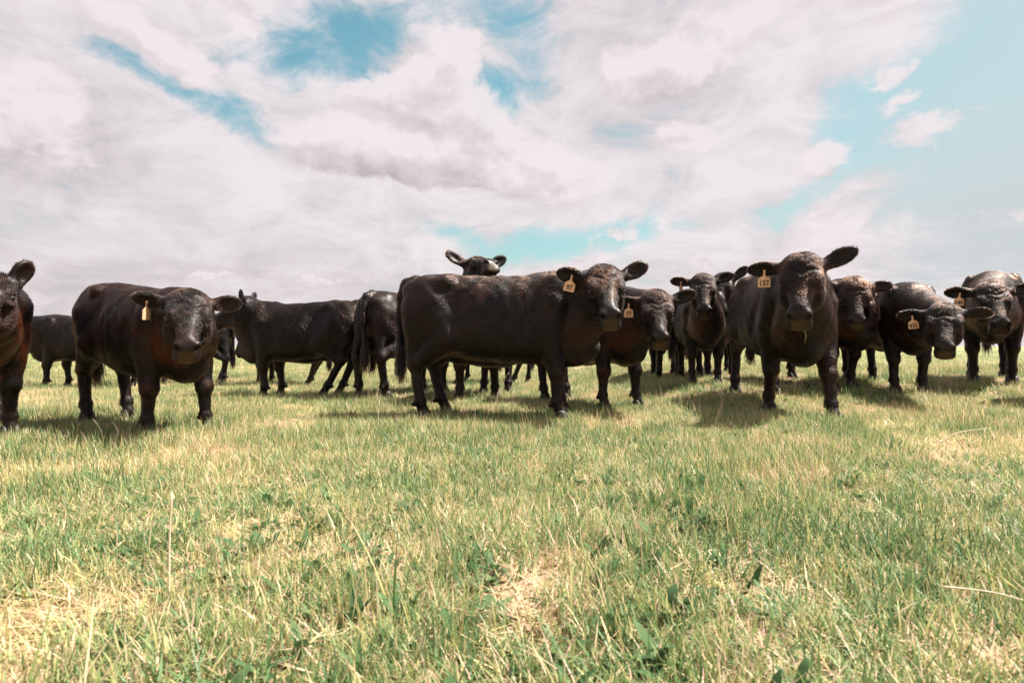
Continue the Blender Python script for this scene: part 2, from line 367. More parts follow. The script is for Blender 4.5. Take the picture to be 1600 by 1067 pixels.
def tag_meshes(text):
    # plate with shoulders and a narrow neck, hanging down (-z) from the button, face towards +x
    out = [(-0.006, 0.004), (0.006, 0.004), (0.0065, -0.030), (0.030, -0.046), (0.037, -0.056), (0.0385, -0.104), (0.034, -0.109),
           (-0.034, -0.109), (-0.0385, -0.104), (-0.037, -0.056), (-0.030, -0.046), (-0.0065, -0.030)]
    n = len(out); V = [(0.0, y, z) for y, z in out] + [(-0.003, y, z) for y, z in out]
    Fs = [tuple(range(n)), tuple(reversed(range(n, 2*n)))] + [(i, i+n, (i+1) % n + n, (i+1) % n) for i in range(n)]
    me = bpy.data.meshes.new('ear_tag'); me.from_pydata(V, [], Fs); me.update(); me.materials.append(MAT['tag'])
    tx = None
    if text:
        cu = bpy.data.curves.new('digits', 'FONT'); cu.body = text; cu.size = 0.052; cu.align_x = 'CENTER'; cu.extrude = 0.0004; cu.offset = 0.0011; cu.space_character = 0.95
        ob = bpy.data.objects.new('digits_source', cu); COL.objects.link(ob)
        dg = bpy.context.evaluated_depsgraph_get(); tx = bpy.data.meshes.new_from_object(ob.evaluated_get(dg)); tx.name = 'tag_number'
        bpy.data.objects.remove(ob); bpy.data.curves.remove(cu)
        M = Matrix(((0, 0, 1, 0.0012), (0.82, 0, 0, 0), (0, 1.0, 0, -0.099), (0, 0, 0, 1)))
        tx.transform(M); tx.materials.clear(); tx.materials.append(MAT['tag_ink'])
    return me, tx

def make_cow(label, loc, heading, head=None, face=None, roll=0, ears=(10, 10), ear_turn=(0, 0), scale=1.0, legs=None, res=0.012,
             hairs=20000, tag=None, tag_side=1, tag_tilt=0, red=0.0, seed=1, group='black cattle in the pasture', tuft=0.0, hidden_head=False, belly=0.0, tag_yaw=0, tail_swing=0.0, tail_y=0.0, forehead=1.0, tilt=0.0, withers=0.0, ear_len=1.0):
    """heading, face yaw/pitch in world degrees; head = poll position in world metres (None: carried in front)"""
    rng = np.random.default_rng(seed)
    th = R(heading); root = bpy.data.objects.new('cow', None); root.empty_display_size = 0.2
    link(root)
    loc = (loc[0], loc[1], float(ground_z(loc[0], loc[1]))); ch, sh = math.cos(th), math.sin(th)
    slope = math.atan2(float(ground_z(loc[0]+.5*ch, loc[1]+.5*sh) - ground_z(loc[0]-.6*ch, loc[1]-.6*sh)), 1.1)
    slope += R(tilt)
    MW = Matrix.Translation(loc) @ Matrix.Rotation(th, 4, 'Z') @ Matrix.Rotation(-slope, 4, 'Y') @ Matrix.Scale(scale, 4)
    root.location = loc; root.rotation_euler = (Matrix.Rotation(th, 4, 'Z') @ Matrix.Rotation(-slope, 4, 'Y')).to_euler(); root.scale = (scale,)*3
    root['label'] = label; root['category'] = 'cow'; root['group'] = group
    if face is None: face = (heading, -45)
    yaw = R(face[0]) - th; pitch = R(face[1])
    H = frame(yaw, pitch, R(roll))
    if head is None: hp = np.array([1.02, 0, 1.30])
    else:
        hp = np.array(MW.inverted() @ Vector(head))
    def hx(x): return np.where(np.asarray(x) < 0.12, x, 0.12 + (np.asarray(x) - 0.12)*HK)
    def hd(x, y, z): return hp + H @ np.array([float(hx(x)), y, z], float)
    def hinv(q): q = q.copy(); q[:, 0] = np.where(q[:, 0] < 0.12, q[:, 0], 0.12 + (q[:, 0] - 0.12)/HK); return q
    # ---- skeleton of the legs
    lg = {'fl': (0, 0), 'fr': (0, 0), 'hl': (0, 0), 'hr': (0, 0)}
    if legs: lg.update(legs)
    joints = {}
    for key, off in lg.items():
        sg = 1 if key[1] == 'l' else -1; bend = off[2] if len(off) > 2 else 0.0
        if key[0] == 'f':
            J = [(0.47, .150*sg, 0.93), (0.43, .175*sg, 0.70), (0.465, .165*sg, 0.385), (0.455, .160*sg, 0.155), (0.485, .160*sg, 0.07)]
        else:
            J = [(-0.52, .13*sg, 0.93), (-0.40, .185*sg, 0.68), (-0.715, .150*sg, 0.455), (-0.655, .155*sg, 0.16), (-0.625, .155*sg, 0.07)]
        J = [np.array(j) for j in J]
        for q in range(5):
            f = 1 - (J[q][2] - 0.07) / 0.86
            J[q][0] += off[0]*f; J[q][1] += off[1]*f
        J[2][0] += bend
        joints[key] = J
    allp = np.array([hd(0.55, 0, 0), hd(-.12, 0, 0), hd(0.1, .4, .1), hd(0.1, -.4, .1), hd(0.4, 0, -.25), hd(.1, 0, .2)] + [j for J in joints.values() for j in J])
    lo = np.minimum(allp.min(0) - 0.10, [-0.98, -0.42, 0.02]); hi = np.maximum(allp.max(0) + 0.10, [0.9, 0.42, 1.32]); lo[2] = 0.02
    F = Field(lo, hi, res); I3 = np.eye(3)
    # ---- trunk
    T = [list(r) for r in TORSO]
    for r in T:
        r[1] -= withers*float(sstep(-0.1, 0.4, np.array(r[0])))
        b = belly * math.exp(-((r[0]+0.02)/0.36)**2); r[2] -= b; r[3] += 0.4*b
    F.loft(T, (0, 0, 0), I3, n=2.45, tilt=0.10, k=0.03)
    F.ell((0.60, 0, 0.57), (0.22, 0.10, 0.14), k=0.07)                      # brisket
    F.ell((-0.05, 0, 0.47), (0.16, 0.07, 0.045), k=0.06)
    F.ell((-0.32, 0, 0.52), (0.12, 0.05, 0.07), k=0.06)
    J0 = {sg: joints['hl' if sg > 0 else 'hr'][2] + np.array([-0.025, 0, 0.06]) for sg in (-1, 1)}
    for sg in (-1, 1):
        F.ell((-0.41, .185*sg, 1.125), (0.075, 0.060, 0.05), k=0.05)         # hip bone
        F.ell((-0.735, .095*sg, 1.075), (0.055, 0.05, 0.055), k=0.06)       # pin bone
        F.ell((0.43, .182*sg, 0.94 - withers), (0.12, 0.085, 0.25), frame(0, R(-14)), k=0.05)   # shoulder blade
        F.ell((0.56, .15*sg, 0.76), (0.075, 0.065, 0.085), k=0.05)
        F.ell((0.38, .205*sg, 0.74), (0.10, 0.070, 0.12), k=0.05)
        F.ell((-0.56, .135*sg, 0.86), (0.195, 0.125, 0.30), frame(0, R(6)), k=0.08)  # thigh
        F.cone((-0.69, .115*sg, 0.92), J0[sg] , 0.095, 0.04, k=0.06)
        F.ell((0.60, .235*sg, 0.90), (0.05, 0.06, 0.18), frame(0, R(-22)), k=0.05, sub=True)     # groove before the shoulder
        F.cone((-0.30, .215*sg, 0.60), (-0.43, .20*sg, 0.78), 0.030, 0.045, k=0.05)           # flank fold
        F.ell((0.50, .255*sg, 0.64), (0.05, 0.045, 0.10), k=0.05, sub=True)
        F.ell((-0.50, .315*sg, 0.98), (0.08, 0.06, 0.10), k=0.06, sub=True)
        F.ell((-0.275, .36*sg, 0.98), (0.11, 0.105, 0.13), k=0.08, sub=True)          # flank hollow
        F.ell((0.25, .385*sg, 0.80), (0.05, 0.10, 0.22), frame(0, R(-10)), k=0.05, sub=True)   # behind the shoulder
    # ---- neck
    n1 = hd(-0.035, 0, -0.055); n2 = hd(0.06, 0, -0.16)
    a0 = np.array([0.40, 0, 0.97 - withers]); a1 = np.array([0.70, 0, 0.97]) * 0.62 + n1 * 0.38
    b0 = np.array([0.56, 0, 0.76]); b1 = np.array([0.78, 0, 0.78]) * 0.55 + n2 * 0.45
    def bez(p, q, r, t): return (1-t)**2*p + 2*t*(1-t)*q + t*t*r
    A = [bez(a0, a1, n1, t) for t in np.linspace(0, 1, 6)]; B = [bez(b0, b1, n2, t) for t in np.linspace(0, 1, 6)]
    F.chain(A, [0.215, 0.19, 0.165, 0.145, 0.13, 0.112], k=0.07)
    F.chain(B, [0.215, 0.185, 0.155, 0.130, 0.112, 0.090], k=0.08)
    DW = [p + np.array([0.0, 0, -1]) * q for p, q in zip(B, (0.16, 0.15, 0.13, 0.10, 0.07, 0.03))]
    F.chain(DW[:5], [0.05, 0.05, 0.042, 0.036, 0.03], k=0.07)               # dewlap
    # ---- legs
    for key, J in joints.items():
        sg = 1 if key[1] == 'l' else -1
        if key[0] == 'f':
            F.chain(J, [0.145, 0.100, 0.054, 0.036, 0.044], k=0.03)
            F.ell(J[2] + np.array([0.012, 0, 0.0]), (0.052, 0.056, 0.062), k=0.025)
            F.cone(J[1]*0.75 + J[2]*0.25 + np.array([-0.025, 0, 0]), J[2], 0.082, 0.048, k=0.04)
            F.ell(J[1] + np.array([-0.06, -0.01*sg, 0.02]), (0.07, 0.06, 0.08), k=0.05)
        else:
            F.chain(J, [0.175, 0.130, 0.050, 0.038, 0.045], k=0.03)
            F.cone(J[1]*0.6 + J[2]*0.4, J[2], 0.085, 0.046, k=0.04)
            F.ell(J[2] + np.array([-0.032, 0, 0.03]), (0.036, 0.042, 0.065), k=0.025)
        F.ell(J[3], (0.046, 0.048, 0.044), k=0.02)                          # fetlock
        for e in (-1, 1): F.ell(J[3] + np.array([-0.05, 0.024*e, -0.025]), (0.018, 0.014, 0.018), k=0.015)
    # ---- head
    F.loft([(float(hx(r[0])), *r[1:]) for r in HEAD], hp, H, n=2.35, tilt=-0.02, k=0.05)
    F.ell(hd(-0.02, 0, 0.042), (0.085, 0.110, 0.056), H, k=0.06)           # poll
    F.ell(hd(0.0, 0, -0.0), (0.08, 0.13, 0.07), H, k=0.05)
    for sg in (-1, 1):
        F.ell(hd(0.115, .108*sg, 0.022), (0.070, 0.032, 0.036), H, k=0.045)  # brow
        F.ell(hd(0.115, .085*sg, -0.16), (0.10, 0.055, 0.085), H, k=0.05)   # cheek
        F.ell(hd(0.165, .146*sg, -0.010), (0.032, 0.022, 0.020), H, k=0.015, sub=True)   # eye socket
        F.ell(hd(0.175, .112*sg, -0.042), (0.05, 0.024, 0.020), H, k=0.03)
        F.ell(hd(0.29, .100*sg, -0.100), (0.085, 0.030, 0.060), H, k=0.045, sub=True)   # hollow below the cheek
        F.ell(hd(0.440, .052*sg, -0.036), (0.036, 0.029, 0.030), H, k=0.025)  # nostril wing
        F.ell(hd(0.474, .057*sg, -0.040), (0.032, 0.0135, 0.022), H @ frame(R(-18*sg), 0, R(-28*sg)), k=0.008, sub=True)  # nostril
        F.ell(hd(0.430, .056*sg, -0.118), (0.055, 0.024, 0.030), H, k=0.03)   # upper lip
        F.ell(hd(0.46, .086*sg, -0.146), (0.07, 0.03, 0.008), H, k=0.014, sub=True)   # mouth line
    F.ell(hd(0.515, 0, -0.150), (0.035, 0.07, 0.008), H, k=0.014, sub=True)
    F.ell(hd(0.425, 0, -0.162), (0.050, 0.046, 0.020), H, k=0.025)            # chin
    # ---- ears
    earM = {}
    for sg, el, tw in ((1, ears[0], ear_turn[0]), (-1, ears[1], ear_turn[1])):
        e, w = R(el), R(tw)
        # ear axis in the head frame, given as up-angle in the world so that raised and drooping ears read right
        up = H.T @ np.array([0, 0, 1.0]); lat = np.array([0, sg, 0.0]); up = up - lat*(up @ lat); up /= np.linalg.norm(up)
        back = np.cross(lat, up)*sg; fwd = -back if (-back)[0] > back[0] else back
        e1 = math.cos(e)*lat + math.sin(e)*up - 0.12*fwd; e1 /= np.linalg.norm(e1)
        e3 = fwd*math.cos(w) - up*math.sin(w); e3 = e3 - e1*(e3 @ e1); e3 /= np.linalg.norm(e3)
        e2 = np.cross(e3, e1); M = H @ np.stack([e1, e2, e3], 1)
        base = hd(-0.005, .118*sg, 0.005)
        F.cone(base, base + M @ np.array([0.06, 0, 0]), 0.040, 0.038, k=0.03)
        F.ell(base + M @ np.array([0.145*ear_len, 0, -0.004]), (0.118*ear_len, 0.064, 0.023), M, k=0.025)
        F.ell(base + M @ np.array([0.150*ear_len, 0, 0.027]), (0.085*ear_len, 0.043, 0.031), M, k=0.010, sub=True)
        earM[sg] = (base, M)
    # ---- tail
    ts = tail_swing; ty = tail_y
    tl = [(-0.70, 0, 1.165), (-0.785, 0, 1.135), (-0.835, ty*0.1, 1.03), (-0.845 - ts*0.3, ty*0.4, 0.85), (-0.84 - ts*0.7, ty*0.8, 0.66), (-0.835 - ts, ty, 0.50)]
    F.chain(tl, [0.05, 0.042, 0.034, 0.028, 0.024, 0.02], k=0.03)
    V, Q = F.mesh()
    me = np_mesh('body', V, Q)
    # soft unevenness of muscle, ribs and skin
    VN = np.empty(len(me.vertices)*3, np.float32); me.vertex_normals.foreach_get('vector', VN); VN = VN.reshape(-1, 3)
    V = np.empty(len(me.vertices)*3, np.float32); me.vertices.foreach_get('co', V); V = V.reshape(-1, 3)
    q = seed*1.7; nz = np.sin(V[:, 0]*17+q+2*np.sin(V[:, 2]*9+q))*np.sin(V[:, 2]*19-q+2*np.sin(V[:, 0]*7)) + 0.5*np.sin(V[:, 0]*41+V[:, 1]*23+q)*np.sin(V[:, 2]*37+q)
    rib = np.sin((V[:, 0]+0.25*V[:, 2])*62)*np.exp(-((V[:, 0]-0.02)/0.22)**2 - ((V[:, 2]-0.86)/0.2)**2)*0.6
    hq = hinv((V - hp) @ H); inhead = np.exp(-((hq[:, 0]-0.2)/0.3)**4 - (hq[:, 1]/0.3)**4 - ((hq[:, 2]+.08)/0.25)**4)
    V = V + VN*((nz + rib)*0.0042*(1-0.8*inhead)*sstep(0.1, 0.5, V[:, 2]))[:, None]
    # folds of skin over the brow
    fold = np.sin(hq[:, 0]*105 + 26*np.abs(hq[:, 1]) + 1.5*np.sin(hq[:, 1]*50+q))*np.exp(-((hq[:, 0]-0.10)/0.075)**2 - (hq[:, 1]/0.11)**2)*(hq[:, 2] > -0.03)*(hq[:, 2] < 0.14)
    V = V + VN*(fold*0.0035)[:, None]
    me.vertices.foreach_set('co', V.ravel()); me.update()
    V = np.empty(len(me.vertices)*3, np.float32); me.vertices.foreach_get('co', V); V = V.reshape(-1, 3)
    HL = hinv((V - hp) @ H)                                                        # head-frame coordinates
    inh = (np.abs(HL[:, 1]) < 0.16)
    muzf = sstep(0.428, 0.446, HL[:, 0] + 0.5*HL[:, 2]) * sstep(-0.148, -0.135, HL[:, 2]) * sstep(0.02, -0.005, HL[:, 2]) * inh * (HL[:, 0] < 0.6)
    pad = muzf * sstep(0.090, 0.075, np.abs(HL[:, 1]))
    brown = muzf * sstep(0.066, 0.030, np.abs(HL[:, 1])) * sstep(-0.040, -0.075, HL[:, 2])
    hole = np.zeros(len(V))
    for sg in (-1, 1): hole = np.maximum(hole, sstep(1.25, 0.95, np.sqrt(((HL[:, 0]-0.474)/0.030)**2 + ((HL[:, 1]-.057*sg - 0.45*sg*(HL[:, 2]+0.040))/0.012)**2 + ((HL[:, 2]+0.040)/0.018)**2)))
    attr(me, 'brown', brown); attr(me, 'hole', hole)
    fac = np.exp(-((HL[:, 0]-0.1)/0.24)**2 - (HL[:, 1]/0.2)**2 - ((HL[:, 2]+0.05)/0.2)**2)
    attr(me, 'nose', pad); attr(me, 'face', fac)
    rust_of = lambda p: red*(0.10 + 0.90*(1 - np.exp(-(((p - hp) @ H)[:, 0] - 0.18)**4/0.40**4 - (((p - hp) @ H)[:, 1])**4/0.2**4 - (((p - hp) @ H)[:, 2] + .08)**4/0.24**4))*sstep(0.30, 0.50, p[:, 0])*sstep(1.0, 0.78, p[:, 2])*sstep(0.25, 0.40, p[:, 2])*sstep(0.0, 0.12, p[:, 1]*0 + np.abs(p[:, 1])))
    attr(me, 'rust', rust_of(V))
    me.materials.append(MAT['hide'])
    body = link(bpy.data.objects.new('body', me), root)
    # ---- eyes, hooves
    for sg in (-1, 1):
        e = link(bpy.data.objects.new('eye', eye_mesh()), root); e.location = hd(0.165, .122*sg, -0.010); e.scale = (0.026, 0.020, 0.021)
        e.rotation_euler = Matrix(H).to_euler()
    for key, J in joints.items():
        o = link(bpy.data.objects.new('hoof', hoof_mesh()), root); o.location = (J[4][0] + 0.005, J[4][1], 0.0)
    # ---- coat
    me.calc_loop_triangles()
    nt = len(me.loop_triangles); tri = np.empty(nt*3, np.int32); me.loop_triangles.foreach_get('vertices', tri); tri = tri.reshape(-1, 3)
    VN = np.empty(len(V)*3, np.float32); me.vertex_normals.foreach_get('vector', VN); VN = VN.reshape(-1, 3)
    a, b, c = V[tri[:, 0]], V[tri[:, 1]], V[tri[:, 2]]
    area = 0.5*np.linalg.norm(np.cross(b-a, c-a), axis=1)
    fw = fac[tri].mean(1); wt = area * (1 + 2.2*fw) * (1 - 0.97*np.clip(pad[tri].mean(1), 0, 1))
    wt = wt * np.where(V[tri[:, 0], 2] < 0.10, 0.2, 1)
    pick = rng.choice(nt, hairs, p=wt/wt.sum()); u = rng.random((hairs, 2)); fl = u.sum(1) > 1; u[fl] = 1-u[fl]
    T3 = tri[pick]; w0 = 1-u.sum(1)
    P = V[T3[:, 0]]*w0[:, None] + V[T3[:, 1]]*u[:, :1] + V[T3[:, 2]]*u[:, 1:]
    N = VN[T3[:, 0]]*w0[:, None] + VN[T3[:, 1]]*u[:, :1] + VN[T3[:, 2]]*u[:, 1:]; N /= np.linalg.norm(N, axis=1)[:, None] + 1e-9
    f = fac[T3].mean(1)
    hl = hinv((P - hp) @ H)
    D = np.tile(np.array([-0.75, 0, -0.65]), (hairs, 1))
    leg = sstep(0.62, 0.45, P[:, 2]); D = D*(1-leg)[:, None] + np.array([-0.15, 0, -1.0])*leg[:, None]
    # slow swirls so that the coat catches the light in patches
    sw = np.sin(P[:, 0]*9 + P[:, 2]*5 + seed) + np.sin(P[:, 2]*13 - P[:, 0]*6 + 2*seed); D[:, 2] += 0.28*sw; D[:, 1] += 0.2*np.cos(P[:, 0]*11+seed)
    hdir = (H @ np.stack([0.8 + 0*f, 1.6*hl[:, 1]/0.13*0.5, 0*f], 0)).T
    cur = np.sin(hl[:, 0]*70)*np.cos(hl[:, 1]*60)
    hdir += (H @ np.stack([0*f, 0.7*cur, 0*f], 0)).T
    ff = np.clip(f*1.6, 0, 1); D = D*(1-ff)[:, None] + hdir*ff[:, None]
    D += rng.normal(0, 0.14, D.shape); D -= N*(D*N).sum(1)[:, None]; D /= np.linalg.norm(D, axis=1)[:, None] + 1e-9
    cl = 0.5 + 0.5*np.sin(P[:, 0]*37+seed)*np.sin(P[:, 1]*41)*np.sin(P[:, 2]*33)
    L = (0.017 + 0.012*cl) * rng.uniform(0.7, 1.25, hairs)
    top = np.exp(-((hl[:, 0]+0.02)/0.07)**2 - (hl[:, 1]/0.09)**2 - ((hl[:, 2]-0.09)/0.06)**2)
    L = L*(1 - 0.35*ff) + top*(0.018 + tuft)*rng.uniform(0.4, 1.2, hairs)
    muz = sstep(0.30, 0.42, hl[:, 0]) * (np.abs(hl[:, 1]) < 0.13) * (np.abs(hl[:, 2]+0.1) < 0.16) * (hl[:, 0] < 0.6); L *= 1 - 0.72*muz
    for sg in (1, -1):
        base, M = earM[sg]; q = (P - base) @ M
        m = (q[:, 0] > 0.05) & (q[:, 0] < 0.29) & (np.abs(q[:, 1]) < 0.09) & (np.abs(q[:, 2]) < 0.06)
        D[m] = (M @ np.array([0.9, 0, 0.0])) + (q[m, 1:2]*6)*M[:, 1][None, :]; D[m] /= np.linalg.norm(D[m], axis=1)[:, None]
        L[m] = rng.uniform(0.006, 0.017, m.sum())
    L = np.where(P[:, 2] < 0.5, L*0.8, L)
    curl = 0.08 + 0.18*ff*forehead
    rad = np.full(hairs, 0.0010 if res < 0.011 else 0.0015)*rng.uniform(0.7, 1.2, hairs)
    ac = 0.65*P[:, 0] - 0.75*P[:, 2] + 0.05*np.sin(P[:, 0]*7+seed); al = -0.75*P[:, 0] - 0.65*P[:, 2]
    streak = 0.6*vnoise(ac + 0.3*P[:, 1], al*0.16 + 0.2*P[:, 1], 48, seed) + 0.4*vnoise(ac, al*0.25 + P[:, 1], 20, seed+50)
    big = vnoise(P[:, 0]*1.3 + 0.6*P[:, 1], P[:, 2], 4.5, seed+90)
    tone = np.clip((streak - 0.30)*1.7, 0, 1)*(0.25 + 0.75*sstep(0.35, 0.7, big))*(0.45 + 0.55*sstep(0.75, 1.1, P[:, 2])) + rng.uniform(0, 0.18, hairs)
    hair_object('fur', P, D, N, L, rad, curl, rng, root, MAT['fur'], rust=rust_of(P), tone=tone)
    # ---- switch of the tail
    ns = 420; s0 = np.array(tl[-1]); t = rng.random(ns)
    Pp = s0 + np.stack([0.016*rng.normal(0, 1, ns), 0.016*rng.normal(0, 1, ns), 0.16*t], 1)
    Dd = np.stack([0.05*rng.normal(0, 1, ns) - 0.25*ts, 0.09*rng.normal(0, 1, ns), -np.ones(ns)], 1); Dd /= np.linalg.norm(Dd, axis=1)[:, None]
    Nn = np.cross(Dd, rng.normal(0, 1, (ns, 3))); Nn /= np.linalg.norm(Nn, axis=1)[:, None]
    hair_object('tail_switch', Pp, Dd, Nn*0.25, rng.uniform(0.15, 0.30, ns), np.full(ns, 0.003), np.full(ns, 0.05), rng, root, MAT['fur'], tone=rng.uniform(0, .25, ns))
    # ---- ear tag
    if tag is not None:
        base, M = earM[tag_side]
        pos = base + M @ np.array([0.130, 0, 0.014])
        # the plate hangs plumb and faces the way the face does
        tm, tx = tag_meshes(tag)
        e = link(bpy.data.objects.new('ear_tag', tm), root); e.location = pos + (M @ np.array([0, 0, 0.012]))
        e.rotation_euler = Euler((R(tag_tilt), 0, yaw + R(tag_yaw)))
        e.scale = (1.12,)*3
        if tx: link(bpy.data.objects.new('tag_number', tx), e)
        b = link(bpy.data.objects.new('tag_button', eye_mesh()), root); b.data = bpy.data.meshes.get('tag_button') or b.data.copy(); b.data.name = 'tag_button'
        b.data.materials[0] = MAT['tag']; b.location = e.location; b.scale = (0.008, 0.009, 0.009); b.rotation_euler = e.rotation_euler
    return hd, root, MW
# ---------------------------------------------------------------- the pasture
def ground_z(x, y):
    x = np.asarray(x, float); y = np.asarray(y, float)
    r = np.sqrt(x*x + y*y)
    z = 0.17*sstep(0.3, 2.6, x)*sstep(4.7, 7.4, y)*(1 - sstep(14, 60, r))
    z = z + 0.012*np.sin(x*2.1 + 0.7*y)*np.cos(y*1.7 - 0.4*x) + 0.008*np.sin(x*5.3+1)*np.sin(y*4.7)
    return z + 0.25*np.sin(x*0.021 + 1.0)*np.sin(y*0.017)*sstep(60, 200, r) 
SOIL = (-19.0, 40.0)
def build_ground():
    rings = np.concatenate([np.linspace(0, 12, 90), 12*np.exp(np.linspace(0, math.log(330), 70))[1:]]); K = 160
    a = np.linspace(0, 2*math.pi, K, endpoint=False)
    Xg = np.outer(rings[1:], np.cos(a)); Yg = np.outer(rings[1:], np.sin(a))
    V = np.stack([Xg.ravel(), Yg.ravel(), ground_z(Xg.ravel(), Yg.ravel())], 1)
    V = np.concatenate([[[0, 0, float(ground_z(0, 0))]], V]); n = len(rings) - 1; F = []
    for k in range(K): F.append((0, 1+k, 1+(k+1) % K))
    for i in range(n-1):
        for k in range(K):
            p = 1+i*K+k; q = 1+i*K+(k+1) % K; F.append((p, p+K, q+K, q))
    me = bpy.data.meshes.new('pasture_ground'); me.from_pydata(V.tolist(), [], F); me.update()
    me.polygons.foreach_set('use_smooth', np.ones(len(me.polygons), bool))
    o = link(bpy.data.objects.new('pasture_ground', me)); o['kind'] = 'structure'
    t, b, ou = new_mat('ground', 'pasture_soil_and_thatch')
    ge = nn(t, 'ShaderNodeNewGeometry'); P = ge.outputs['Position']
    n1 = noise(t, P, 1.1, 5, 0.6); n2 = noise(t, P, 9, 6, 0.65); n3 = noise(t, P, 60, 4, 0.7); nf = noise(t, P, 0.05, 6, 0.6)
    c = mixc(t, ramp(t, n2, 0.35, 0.65), (0.17, 0.085, 0.060), (0.34, 0.21, 0.145))
    c = mixc(t, ramp(t, n3, 0.35, 0.7), c, (0.40, 0.28, 0.18))
    c = mixc(t, mth(t, 'MULTIPLY', ramp(t, n1, 0.45, 0.65), 0.5), c, (0.13, 0.15, 0.045))
    # farther than the blades reach, the sward itself
    ln = nn(t, 'ShaderNodeVectorMath', operation='LENGTH'); lk(t, P, ln.inputs[0])
    far = mixc(t, ramp(t, nf, 0.35, 0.65), (0.19, 0.24, 0.09), (0.29, 0.29, 0.14))
    c = mixc(t, ramp(t, ln.outputs['Value'], 14, 45), c, far)
    d = nn(t, 'ShaderNodeMapping', vector_type='TEXTURE'); d.inputs['Location'].default_value = (*SOIL, 0); d.inputs['Scale'].default_value = (7, 4.5, 50); lk(t, P, d.inputs[0])
    dl = nn(t, 'ShaderNodeVectorMath', operation='LENGTH'); lk(t, d.outputs[0], dl.inputs[0])
    c = mixc(t, ramp(t, mth(t, 'ADD', dl.outputs['Value'], mth(t, 'MULTIPLY', n1, 0.5)), 0.7, 1.3, 1, 0), c, (0.30, 0.135, 0.075))
    me.materials.append(MAT['ground'])
    lk(t, c, b.inputs['Base Color']); b.inputs['Roughness'].default_value = 0.95; b.inputs['Specular IOR Level'].default_value = 0.1
    bp = nn(t, 'ShaderNodeBump', i_Strength=0.8, i_Distance=0.02); lk(t, n3, bp.inputs['Height']); lk(t, bp.outputs[0], b.inputs['Normal'])
build_ground()

def blade_mesh(name, blades, mat):
    # blades: (x, y, length, width, lean azimuth, lean, curl, kind, segments)
    V, Fc, tone, tip = [], [], [], []
    for (bx, by, L, w, az, lean, curl, tn, seg, shape) in blades:
        ca, sa = math.cos(az), math.sin(az); sx, sy = -sa, ca; px = 0.0; pz = 0.0; base = len(V)
        for i in range(seg+1):
            f = i/seg; ang = lean + curl*f
            ww = w*(1 - f**1.6) if shape == 0 else w*math.sin(math.pi*min(0.98, f*0.86+0.12))**0.8
            if i == seg and shape == 0: V.append((bx+ca*px, by+sa*px, pz)); tone.append(tn); tip.append(1.0)
            else:
                lift = 0.25*ww if shape else 0
                for e in (-1, 1): V.append((bx+ca*px+e*sx*ww/2, by+sa*px+e*sy*ww/2, max(pz, 0.002)+lift)); tone.append(tn); tip.append(f)
            px += math.sin(ang)*L/seg; pz = max(pz + math.cos(ang)*L/seg, 0.003)
        for i in range(seg):
            a = base + 2*i
            if i == seg-1 and shape == 0: Fc.append((a, a+1, a+2))
            else: Fc.append((a, a+1, a+3, a+2))
    me = bpy.data.meshes.new(name); me.from_pydata(V, [], Fc); me.update()
    me.polygons.foreach_set('use_smooth', np.ones(len(me.polygons), bool))
    attr(me, 'tone', tone); attr(me, 'tip', tip); me.materials.append(mat)
    return me

def grass_material():
    t, b, o = new_mat('grass', 'grass_blades')
    ge = nn(t, 'ShaderNodeNewGeometry'); P = ge.outputs['Position']
    tn = nn(t, 'ShaderNodeAttribute', attribute_name='tone').outputs['Fac']; tp = nn(t, 'ShaderNodeAttribute', attribute_name='tip').outputs['Fac']
    oi = nn(t, 'ShaderNodeObjectInfo')
    n1 = noise(t, P, 0.9, 4, 0.6); n2 = noise(t, P, 5, 4, 0.6)
    v = mth(t, 'ADD', tn, mth(t, 'MULTIPLY', mth(t, 'SUBTRACT', oi.outputs['Random'], 0.5), 0.22))
    v = mth(t, 'ADD', v, mth(t, 'MULTIPLY', mth(t, 'SUBTRACT', n1, 0.52), 1.15)); v = mth(t, 'ADD', v, mth(t, 'MULTIPLY', mth(t, 'SUBTRACT', n2, 0.5), 0.65)); v = mth(t, 'ADD', v, mth(t, 'MULTIPLY', tp, 0.10))
    cr = nn(t, 'ShaderNodeValToRGB'); lk(t, v, cr.inputs[0]); e = cr.color_ramp.elements
    stops = GRASS_STOPS
    e[0].position, e[0].color = stops[0][0], (*stops[0][1], 1); e[1].position, e[1].color = stops[-1][0], (*stops[-1][1], 1)
    for p, c in stops[1:-1]:
        q = e.new(p); q.color = (*c, 1)
    lk(t, cr.outputs[0], b.inputs['Base Color']); b.inputs['Roughness'].default_value = 0.5; b.inputs['Specular IOR Level'].default_value = 0.45
    tr = nn(t, 'ShaderNodeBsdfTranslucent'); lk(t, cr.outputs[0], tr.inputs[0]); mx = nn(t, 'ShaderNodeMixShader', i_0=0.38)
    lk(t, b.outputs[0], mx.inputs[1]); lk(t, tr.outputs[0], mx.inputs[2]); lk(t, mx.outputs[0], o.inputs[0])
    t, b, o = new_mat('weed', 'weed_leaves')
    oi = nn(t, 'ShaderNodeObjectInfo'); tn = nn(t, 'ShaderNodeAttribute', attribute_name='tone').outputs['Fac']
    c = mixc(t, mth(t, 'MULTIPLY', mth(t, 'ADD', tn, oi.outputs['Random']), 0.5), (0.040, 0.095, 0.035), (0.110, 0.180, 0.075))
    lk(t, c, b.inputs['Base Color']); b.inputs['Roughness'].default_value = 0.65; b.inputs['Specular IOR Level'].default_value = 0.15
    tr = nn(t, 'ShaderNodeBsdfTranslucent'); lk(t, c, tr.inputs[0]); mx = nn(t, 'ShaderNodeMixShader', i_0=0.25)
    lk(t, b.outputs[0], mx.inputs[1]); lk(t, tr.outputs[0], mx.inputs[2]); lk(t, mx.outputs[0], o.inputs[0])
